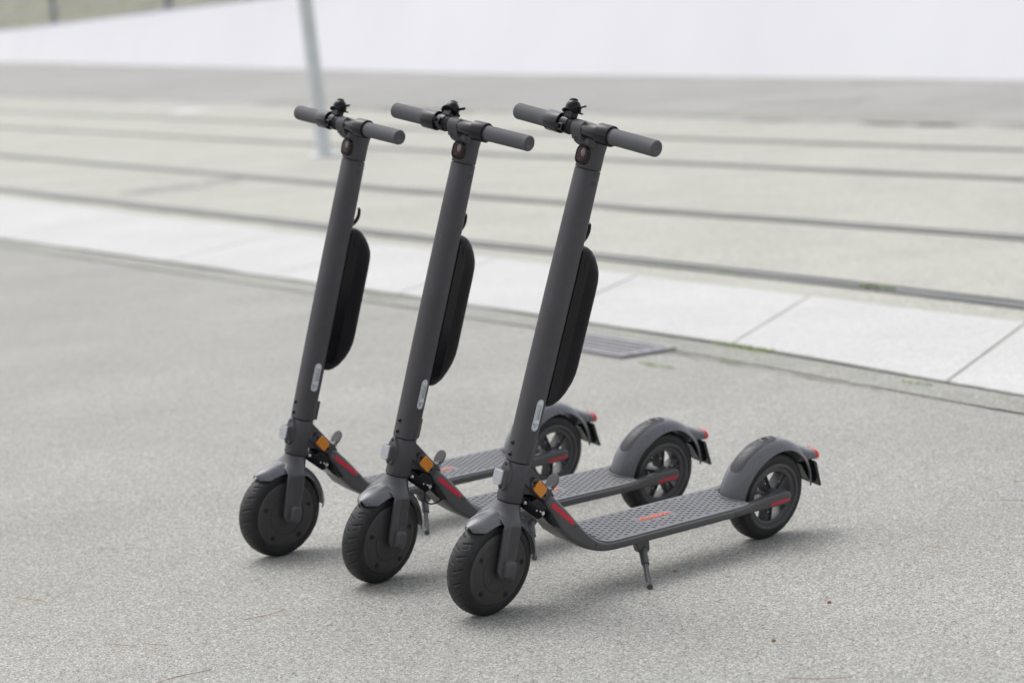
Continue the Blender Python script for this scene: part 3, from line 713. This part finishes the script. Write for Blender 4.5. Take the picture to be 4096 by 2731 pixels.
    P('bell_brim', xf(loft(R, cap=False), TM), 'batt', bl, smooth=60)
    lv = prism([(-.004, .018), (.004, .018), (.0045, .030), (.003, .0350), (-.003, .0350), (-.0045, .030)], .0065, .0085, 'z')
    lv = [(v[0]-.002, v[1], v[2]+max(0, v[1]-.026)*.35) for v in lv[0]], lv[1]
    P('bell_lever', xf(join(lv, ([(v[0]-.002, v[1], v[2]) for v in prism([(-.0025, .012), (.0025, .012), (.0025, .0205), (-.0025, .0205)], -.003, .008, 'z')[0]], prism([(0, 0)]*4, 0, 1)[1])), TM), 'black', bl, bevel=.0007)
    # ---------------- hinge bracket between head tube and neck
    up = [(-.0600, .3437), (-.0793, .3437), (-.1017, .3201), (-.1607, .2574), (-.1500, .2370), (-.1228, .2557), (-.0975, .2790), (-.0620, .3080)]
    hbk = P('hinge_bracket', join(prism(up, -.0255, .0255)), 'paint', bevel=.0022, seg=3)
    lo = [(-.0520, .2758), (-.0700, .2758), (-.0974, .2682), (-.1228, .2530), (-.1450, .2330), (-.1400, .2500), (-.1000, .2900), (-.0620, .3150)]
    P('hinge_gusset', prism(lo, -.0190, .0190), 'paint', hbk, bevel=.0015)
    g = screw(0, 0, 0, .0052, .0006); P('hinge_bolt', join(lathe([(.0068, .0240), (.0068, .0262), (.0056, .0262), (.0052, .0250), (.0001, .0250)], 20, (-.0905, .3085)), screw(-.0905, .3085, .0250, .0046, .0012)), 'screw', hbk)
    rot = atan2(-.036, -.033)
    P('reflector_plate', prism([(-.1105+cos(rot)*u-sin(rot)*v, .2840+sin(rot)*u+cos(rot)*v) for u, v in sup(.0305, .0165, 2.1, 36)], .0258, .0298), 'plastic', hbk, bevel=.0012)
    P('amber_reflector', prism([(-.1100+cos(rot)*u-sin(rot)*v, .2845+sin(rot)*u+cos(rot)*v) for u, v in ((-.0175, -.0095), (-.0150, -.0125), (.0150, -.0125), (.0175, -.0095), (.0185, 0), (.0175, .0130), (.0140, .0140), (-.0140, .0140), (-.0175, .0130), (-.0185, 0))], .0300, .0362), 'amber', hbk, bevel=.0022, seg=3)
    for k in (-1, 1): P('plate_screw', screw(-.1105+k*cos(rot)*.0245, .2840+k*sin(rot)*.0245, .0300, .0036, .0022), 'black', hbk)
    # ---------------- neck
    NS = [((-.1500, .2640), (-.1275, .2450), .024, 2.6), ((-.1530, .2610), (-.1290, .2410), .032, 2.6), ((-.1600, .2545), (-.1335, .2300), .0375, 3.2), ((-.1780, .2360), (-.1450, .2060), .0420, 4.2), ((-.2007, .2112), (-.1660, .1760), .0475, 4.8),
          ((-.2226, .1855), (-.1900, .1500), .0535, 4.8), ((-.2426, .1631), (-.2217, .1290), .0600, 4.8), ((-.2570, .1490), (-.2430, .1190), .0650, 5), ((-.2710, .1388), (-.2620, .1130), .0690, 5.2), ((-.2840, .1330), (-.2790, .1098), .0720, 5.5), ((-.3000, .1300), (-.2970, .1085), .0740, 6), ((-.3290, .1288), (-.3290, .1080), .0750, 7)]
    R = []
    for (tx_, tz), (bx, bz), w_, p_ in NS:
        R.append([((tx_+bx)/2+(tx_-bx)/2*v, u, (tz+bz)/2+(tz-bz)/2*v) for u, v in sup(w_, 1, p_, 56)])
    nk = P('neck', loft(R), 'deck', smooth=50)
    def side_patch(pts2d, yv, name, m, parent, lift=0, n=2):
        return P(name, prism(pts2d, yv-.001, yv+lift), m, parent)
    def neck_side(px_, pz_):      # outer skin of the neck at a point of its side
        best = None
        for q0, q1 in zip(NS, NS[1:]):
            for k in range(11):
                f = k/10; T = [q0[0][i]+(q1[0][i]-q0[0][i])*f for i in (0, 1)]; B_ = [q0[1][i]+(q1[1][i]-q0[1][i])*f for i in (0, 1)]
                w_ = q0[2]+(q1[2]-q0[2])*f; p_ = q0[3]+(q1[3]-q0[3])*f
                mx_, mz_ = (T[0]+B_[0])/2, (T[1]+B_[1])/2; hx_, hz_ = (T[0]-B_[0])/2, (T[1]-B_[1])/2; L2 = hx_*hx_+hz_*hz_
                v = ((px_-mx_)*hx_+(pz_-mz_)*hz_)/L2; d_ = abs((px_-mx_)*hz_-(pz_-mz_)*hx_)
                if best is None or d_ < best[0]: best = (d_, w_*(1-min(.98, abs(v))**p_)**(1/p_))
        return best[1]
    def pill_on_neck(c0, c1, hw, lift, nl=28, nw=6):
        a, b = Vector(c0), Vector(c1); t = (b-a); L_ = t.length; t.normalize(); nrm = Vector((-t.y, t.x)); V, F = [], []
        for i in range(nl+1):
            x = -hw+(L_+2*hw)*i/nl; e = max(0, -x, x-L_); ww = hw*sqrt(max(1e-3, 1-(e/hw)**2))
            for j in range(nw+1):
                q = a+t*x+nrm*ww*(-1+2*j/nw); V.append((q.x, neck_side(q.x, q.y)+lift, q.y))
        for i in range(nl):
            for j in range(nw): k = i*(nw+1)+j; F.append((k, k+1, k+nw+2, k+nw+1))
        return V, F
    s_ = pill_on_neck((-.1475, .2400), (-.2000, .1925), .0056, .0007)
    P('red_reflector', s_, 'red', nk, smooth=60)
    P('red_reflector', ([(v[0], -v[1], v[2]) for v in s_[0]], s_[1]), 'red', nk, smooth=60)
    for cx, cz in ((-.2120, .1800), (-.2640, .1290)):
        y0 = neck_side(cx, cz); P('plug', lathe([(.0056, y0-.001), (.0056, y0+.0002), (.0050, y0+.0002), (.0048, y0-.0002), (.0044, y0-.0002), (.0042, y0+.0003), (.0001, y0+.0003)], 24, (cx, cz)), 'deck', nk)
    # dark latch housing under the neck
    ho = [(-.0830, .2560), (-.1040, .2640), (-.1270, .2440), (-.1410, .2210), (-.1560, .2000), (-.1712, .1815), (-.1640, .1800), (-.1420, .1960), (-.1210, .2180), (-.0960, .2400)]
    lh = P('latch_housing', prism(ho, -.0330, .0330), 'black', bevel=.004, seg=3)
    P('latch_recess', prism([(-.1340, .2290), (-.1500, .2100), (-.1700, .1830), (-.1560, .1890), (-.1330, .2120)], -.0440, .0440), 'gap', lh, bevel=.002)
    def cyl(a, b, r, N=24):
        a, b = Vector(a), Vector(b); return tube([a, b], r, N)
    P('latch_barrel', cyl((-.0780, .0180, .2545), (-.1210, .0240, .2205), .0135), 'batt', lh, bevel=.001)
    P('latch_bolt', join(cyl((-.0700, .0240, .2590), (-.0800, .0250, .2515), .0048, 6)), 'steel', lh, bevel=.0006)
    P('latch_bolt', join(cyl((-.1180, .0330, .2270), (-.1180, .0395, .2270), .0052, 6), cyl((-.1180, .036, .2270), (-.1080, .0365, .2340), .0018)), 'steel', lh, bevel=.0006)
    P('latch_screw', screw(-.1010, .2360, .0355, .0022, .001), 'steel', lh)
    # folding pedal on top of the hinge
    e1 = Vector((-.57, 0, .82)).normalized(); e2 = Vector((0, 1, 0)); e3 = e2.cross(e1); pc = Vector((-.1730, .002, .2805))
    PM = Matrix(((e1.x, e2.x, e3.x, pc.x), (e1.y, e2.y, e3.y, pc.y), (e1.z, e2.z, e3.z, pc.z), (0, 0, 0, 1)))
    pol = [(-.018, -.012), (-.018, .012), (-.004, .0165), (.008, .0160), (.016, .011), (.0195, .003), (.0195, -.003), (.016, -.011), (.008, -.0160), (-.004, -.0165)]
    gs = [prism(pol, -.0015, .0012, 'z')]
    for k in range(10):
        u = -.0155+k*.0035; wv = .0115+(.0045 if -.010 < u < .010 else (.002 if u < 0 else -.001)); 
        if u > .013: wv = .0075
        for sgn in (1, -1): gs.append(box(u-.0007, u+.0007, -wv, wv, .0012 if sgn > 0 else -.0030, .0028 if sgn > 0 else -.0015))
    pdl = P('folding_pedal', xf(join(*gs), PM), 'plastic', bevel=.0004)
    P('pedal_hinge', cyl((-.1560, -.016, .2680), (-.1560, .0220, .2680), .0056), 'plastic', pdl, bevel=.0006)
    P('pedal_arm', cyl((-.1560, .012, .2680), (-.1660, .010, .2720), .0042), 'plastic', pdl)
    P('pedal_pin', cyl((-.1560, .0220, .2680), (-.1560, .0236, .2680), .0030), 'steel', pdl)
    # cables between head tube and neck
    P('brake_cable', tube(smoothpath([(-.0640, .006, .2800), (-.0610, .010, .2560), (-.0520, .010, .2360), (-.0400, .006, .2220), (-.028, .0, .2180)]), .0021, 8), 'black')
    P('loop_cable', tube(smoothpath([(-.1180, .020, .2100), (-.1120, .026, .1930), (-.1250, .030, .1800), (-.1450, .030, .1790), (-.1600, .028, .1830)]), .0020, 8), 'black')
    # ---------------- deck
    def drow(x, yc, hy, zb, zt, p=7, N=56): return [(x, yc+u, (zb+zt)/2+v) for u, v in sup(hy, (zt-zb)/2, p, N)]
    dk = P('deck', loft([drow(x, 0, w_, zb, .1288) for x, w_, zb in ((-.3302, .0746, .1084), (-.3312, .0750, .1080), (-.50, .0752, .1078), (-.7036, .0750, .1078), (-.7044, .0746, .1082))]), 'deck', smooth=50)
    P('deck_gap', join(loft([drow(-.328, 0, .0738, .109, .1276), drow(-.3325, 0, .0738, .109, .1276)]), loft([drow(-.7020, 0, .0738, .109, .1276), drow(-.7080, 0, .0738, .109, .1276)])), 'gap', dk)
    P('underside_panel', prism(rrect(-.52, 0, .165, .062, .01), .1045, .1085, 'z'), 'batt', dk, bevel=.001)
    rf = P('rear_frame', loft([drow(x, 0, w_, .1078, zt) for x, w_, zt in ((-.7056, .0746, .1284), (-.7066, .0750, .1288), (-.735, .0742, .1290), (-.7640, .0715, .1300))]), 'deck', smooth=50)
    for sg in (1, -1):
        R = []
        for x, yc, hy, zb, zt in ((-.7400, .0600, .0120, .1082, .1292), (-.7640, .0600, .0115, .1076, .1305), (-.7900, .0590, .0110, .1070, .1335), (-.8200, .0585, .0105, .1064, .1362), (-.8500, .0583, .0104, .1062, .1380), (-.8850, .0582, .0102, .1062, .1390), (-.8960, .0581, .0100, .1080, .1382), (-.9020, .0580, .0096, .1120, .1355), (-.9050, .0579, .0088, .1180, .1300)):
            R.append(drow(x, sg*yc, hy, zb, zt, 4.5, 32))
        am = P('rear_arm', loft(R), 'deck', rf, smooth=50)
        a, b = Vector((-.8360, .1158)), Vector((-.8955, .1190)); V, F = [], []; tt = (b-a).normalized(); nn = Vector((-tt.y, tt.x))
        pl = []
        for k in range(9): q = a+(-tt)*.0038*sin(pi*k/8)+nn*.0038*cos(pi*k/8); pl.append((q.x, q.y))
        for k in range(9): q = b+tt*.0038*sin(pi*k/8)-nn*.0038*cos(pi*k/8); pl.append((q.x, q.y))
        y0, y1 = (.0680, .0692) if sg > 0 else (-.0692, -.0680)
        P('red_reflector', prism(pl, y0, y1), 'red', rf)
    P('plug', lathe([(.0056, .0705), (.0056, .0717), (.0050, .0720), (.0001, .0720)], 20, (-.7560, .1165)), 'rim', rf)
    # rubber mat with raised dashes, following the neck up at the front
    def ztop(x):
        tp = [q[0] for q in NS][6:]
        if x <= -.329: return .1288 if x > -.74 else .1288+(-.74-x)*.04
        for (x0, z0), (x1, z1) in zip(tp, tp[1:]):
            if x1 <= x <= x0: return z0+(z1-z0)*(x-x0)/(x1-x0)
        return tp[0][1]
    def mw(x):
        if x > -.30: return .0685-(x+.30)*.46
        if x < -.74: return max(.030, .0685-(-.74-x)*.25)
        return .0685
    MT = []
    xs_ = [-.2590, -.2680, -.2760, -.2840, -.2940, -.3060, -.3200, -.34, -.42, -.50, -.58, -.66, -.72, -.7450, -.7640]
    for x in xs_:
        z = ztop(x)-.0016; w_ = mw(x)
        MT.append([(x, -w_, z), (x, -w_, z+.0030), (x, -w_+.0014, z+.0038), (x, w_-.0014, z+.0038), (x, w_, z+.0030), (x, w_, z)])
    mtp = P('deck_mat', loft(MT), 'mat', smooth=25)
    dsh = []; i = 0; x = -.2640
    while x > -.770:
        off = (i % 2)*.00785; j = -6
        while j <= 6:
            y = j*.0157+off; j += 1
            if abs(y) > mw(x)-.006: continue
            if -.560 < x < -.448 and -.0150 < y < .0190: continue
            cx = [.0052, .0035, 0, -.0035, -.0052]; cy = [-.0022, .0002, .0012, .0002, -.0022]; n = 5
            lo_ = [(x+u, y+q, ztop(x+u)+.0018) for u, q in zip(cx, cy)]; hi_ = [(x+u*.96, y+q-.0004, ztop(x+u)+.0018+.0021) for u, q in zip(cx, cy)]
            bk = [(x+u*.55, y-.0095, ztop(x+u)+.0018) for u in cx]
            V = lo_+hi_+bk; F = [tuple(range(n))[::-1]+tuple(range(2*n, 3*n))]
            for q in range(n-1): F += [(q, q+1, n+q+1, n+q), (n+q, n+q+1, 2*n+q+1, 2*n+q)]
            F += [(0, n, 2*n), (n-1, 3*n-1, 2*n-1)]
            dsh.append((V, F))
        i += 1; x -= .01465
    P('mat_tread', join(*dsh), 'mat', mtp, smooth=None)
    tm = text_mesh('ninebot', .0250, .0005, 1.02, 1.06, .0006)
    x0 = min(v[0] for v in tm[0]); x1 = max(v[0] for v in tm[0]); k = .0945/(x1-x0)
    P('deck_lettering', ([(-.5040-(v[0]-(x0+x1)/2)*k, .0020-v[1], .1318+v[2]) for v in tm[0]], tm[1]), 'orange', mtp, smooth=None)
    # ---------------- kickstand
    ks = P('kickstand', prism([(-.3900, .1085), (-.4310, .1085), (-.4357, .0835), (-.4300, .0770), (-.4040, .0800), (-.4010, .0830)], .0480, .0660), 'plastic', bevel=.0025, seg=3)
    P('plug', lathe([(.0052, .0655), (.0052, .0664), (.0045, .0666), (.0043, .0660), (.0001, .0660)], 20, (-.4160, .0930)), 'plastic', ks)
    P('kickstand_leg', tube([(-.4155, .0620, .0840), (-.4060, .0785, .0700), (-.4000, .0890, .0620), (-.3990, .0905, .0609)], [.0100, .0098, .0095, .0088], 18), 'plastic', ks, smooth=50)
    lg = smoothpath([(-.4020, .0850, .0640), (-.3870, .1080, .0490), (-.3770, .1240, .0385), (-.3720, .1330, .0335), (-.3650, .1430, .0325), (-.3600, .1480, .0325)], 4)
    P('kickstand_foot', tube(lg, .0066, 16), 'plastic', ks, smooth=50, bevel=.0006)
    # ---------------- rear wheel
    rc = (-WB, RW)
    rp = [(.0880, .022), (.0870, .0275), (.0848, .0310), (.0815, .0330), (.0780, .0325), (.0758, .0300), (.0748, .0272), (.0730, .0266), (.0700, .0270), (.0655, .0262), (.0628, .0235), (.0622, .015)]
    rp = rp+[(.0622, -.010), (.0660, -.0170), (.0740, -.0225), (.0830, -.0260), (.0880, -.022)]
    hub = lathe([(.0001, .040), (.0125, .040), (.0135, .036), (.020, .034), (.0225, .028), (.0230, .018), (.0230, -.018), (.0225, -.028), (.020, -.034), (.0001, -.036)], 40, (0, 0))
    sp = [lathe(rp, 96, (0, 0), True), hub]
    for k in range(5):
        a = radians(90)+k*2*pi/5
        for y0, y1, w0, w1 in ((.0000, .0185, .0088, .0100),):
            pl = [(.018, -w0), (.060, -w1), (.0645, -w1-.0035), (.0645, w1+.0035), (.060, w1), (.018, w0)]
            g = prism(pl, y0, y1); sp.append(([(v[0]*cos(a)-v[2]*sin(a), v[1], v[0]*sin(a)+v[2]*cos(a)) for v in g[0]], g[1]))
        for e in (-1, 1):
            pl = [(.018, e*.0086), (.0650, e*.0112), (.0650, e*.0075), (.020, e*.0054)]
            g = prism(pl, -.0020, .0240); sp.append(([(v[0]*cos(a)-v[2]*sin(a), v[1], v[0]*sin(a)+v[2]*cos(a)) for v in g[0]], g[1]))
    rw = P('rear_wheel', join(*sp), 'rim', bevel=.0009, smooth=35); rw.location = (rc[0], 0, rc[1]); rw['spin'] = 1
    P('tyre', tyre_mesh((0, 0), True, 260), 'tread', rw, smooth=28)
    for k in range(5):
        a = radians(90)+k*2*pi/5; P('spoke_bolt', screw(.042*cos(a), .042*sin(a),  .0188, .0026, .0014), 'steel', rw)
    P('brake_drum', lathe([(.0001, -.0345), (.028, -.0345), (.030, -.032), (.030, -.024), (.0001, -.024)], 48, rc), 'hub')
    # ---------------- rear mudguard
    def rr(a): return .1405+.0015*max(0, (a-100)/80)
    def dr(a): return .0300 if a < 60 else .0300-.0110*min(1, (a-60)/50)
    mg = P('rear_mudguard', arch(rc, 5, 176, rr, lambda a: .0372-.0015*max(0, (a-120)/56), dr, 80, 21, 3.0), 'guard', smooth=60, solid=.0034, off=1, bevel=.0008, ang=60)
    V, F = [], []; n_, m_ = 110, 60
    for i in range(n_+1):
        a = 33+64*i/n_; A = radians(a); e = max(0, abs(i/n_-.5)*2*1-.72)/.28; ww = .0215*sqrt(max(.0004, 1-e*e))*(1-.16*i/n_)
        for j in range(m_+1):
            t = -1+2*j/m_; y = ww*t; r = rr(a)-dr(a)*abs(y/.0372)**3.0+.0034+.0006
            if .05 < (j/m_) < .95 and abs(i/n_-.5)*2 < .97: r += .0006*(1 if (y/.0026) % 1 < .55 else 0)
            V.append((rc[0]+r*cos(A), y, rc[1]+r*sin(A)))
    for i in range(n_):
        for j in range(m_): k = i*(m_+1)+j; F.append((k, k+1, k+m_+2, k+m_+1))
    P('ribbed_pad', (V, F), 'plastic', mg, smooth=25)
    A = radians(83); rO = .1461
    slot_dark = rrect(0, 0, .0085, .0062, .002); rim_ = rrect(0, 0, .0135, .0095, .005)
    TMs = Matrix.Translation((rc[0]+rO*cos(A), 0, rc[1]+rO*sin(A))) @ Matrix.Rotation(A-pi/2, 4, 'Y').inverted()
    P('slot_rim', xf(loft([[(u*k, v*k, z) for u, v in rim_] for z, k in ((-.003, 1.02), (-.0002, .96), (.0006, .80), (-.0006, .66))]), TMs), 'guard', mg, smooth=60)
    P('slot_dark', xf(prism(slot_dark, -.004, .0002, 'z'), TMs), 'gap', mg)  # solid black patch painted in for the shaded hole, nothing is cut
    # basal skirt where the mudguard meets the deck
    P('mudguard_foot', loft([[( -.7640+.0285*cos(t)*k, .0385*sin(t)*k, z) for t in [pi*q/24-pi/2 for q in range(25)]] for z, k in ((.1300, 1.0), (.1345, .99), (.1352, .95))], cap=False, closed=False), 'guard', mg, smooth=60)
    # tail housing and light
    def trow(x, zc, hy, hz, p=2.6, slant=.25): return [(x+slant*v, u, zc+v) for u, v in sup(hy, hz, p, 40)]
    th = P('tail_housing', loft([trow(-.9650, .2090, .0330, .0250), trow(-.9850, .2040, .0310, .0230), trow(-1.0050, .1990, .0270, .0185), trow(-1.0220, .1950, .0240, .0155), trow(-1.0360, .1925, .0225, .0142), trow(-1.0365, .1925, .021, .013)]), 'guard', mg, smooth=60)
    P('tail_light', loft([trow(-1.0330, .1925, .0228, .0145), trow(-1.0400, .1920, .0228, .0145), trow(-1.0460, .1917, .0215, .0135), trow(-1.0490, .1916, .0180, .0110), trow(-1.0500, .1916, .009, .005)]), 'tail', mg, smooth=60)
    fl = [(-1.0200, .1800), (-1.0290, .1800), (-1.0330, .1760), (-1.0590, .1110), (-1.0510, .1110), (-1.0240, .1740)]
    P('mud_flap', prism(fl, -.0285, .0285), 'flap', mg, bevel=.0014, seg=3)
    P('flap_bracket', prism([(-.990, .175), (-1.024, .178), (-1.048, .118), (-1.030, .120)], -.0150, .0150), 'flap', mg, bevel=.001)
    return root

proto = make_scooter()
GROUP = 'electric scooters parked in a row'
def dup(src, parent=None):
    c = src.copy(); C.objects.link(c)
    if parent is not None: c.parent = parent
    for ch in src.children: dup(ch, c)
    return c
# x, y, heading, lean, steering, front wheel spin, rear wheel spin, bell turn, label
SP = [(-.0992, 5.2781, 3.8346, .1914, .0732, 0, 40, 4, 'foremost dark grey electric scooter at right, its whole deck and kickstand unobstructed'),
      (-.3578, 5.6548, 3.8049, .1636, .1973, 11.8, -3, 27, 'middle dark grey electric scooter, its bell tilted backwards on the handlebar'),
      (-.6267, 6.0143, 3.8152, .1482, .0190, 11.1, 42, 6, 'rearmost dark grey electric scooter at left, its handlebar in front of the steel post')]
roots = [proto]+[dup(proto) for _ in SP[1:]]
for root, (x, y, yaw, lean, dl, fs, rs, bt, lab) in zip(roots, SP):
    root.location = (x, y, 0.0005); root.rotation_euler = (-lean, 0, yaw)
    tag(root, lab, 'scooter', GROUP)
    for o in root.children:
        if 'turns' in o:
            m = steer_matrix(dl)
            if o.name.startswith('front_wheel'): m = m @ Matrix.Translation((EO, 0, 0)) @ Matrix.Rotation(radians(fs), 4, 'Y') @ Matrix.Translation((-EO, 0, 0))
            if 'bell' in o: m = m @ Matrix.Translation((BN, 0, BS)) @ Matrix.Rotation(radians(-bt), 4, 'Y')
            o.matrix_local = m
        if 'spin' in o: o.rotation_euler = (0, radians(-rs), 0)
        if o.name.startswith('kickstand'):
            # swing the stand about its pivot until its foot rests on the ground
            def foot(f):
                p = Vector((-.37, .1480, .0325))-Vector((-.41, .058, .095)); p.rotate(Matrix.Rotation(f, 3, 'X')); p += Vector((-.41, .058, .095))
                return -p.y*sin(lean)+p.z*cos(lean)
            lo, hi = -.6, .6
            for _ in range(40):
                md = (lo+hi)/2
                if foot(md) > .0066: hi = md
                else: lo = md
            o.matrix_local = Matrix.Translation((-.41, .058, .095)) @ Matrix.Rotation(lo, 4, 'X') @ Matrix.Translation((.41, -.058, -.095))
    if root is not roots[1]:
        for o in list(root.children):
            if o.name.startswith('loop_cable'): bpy.data.objects.remove(o)
    for o in list(root.children):
        for k in ('turns', 'spin', 'bell'):
            if k in o: del o[k]
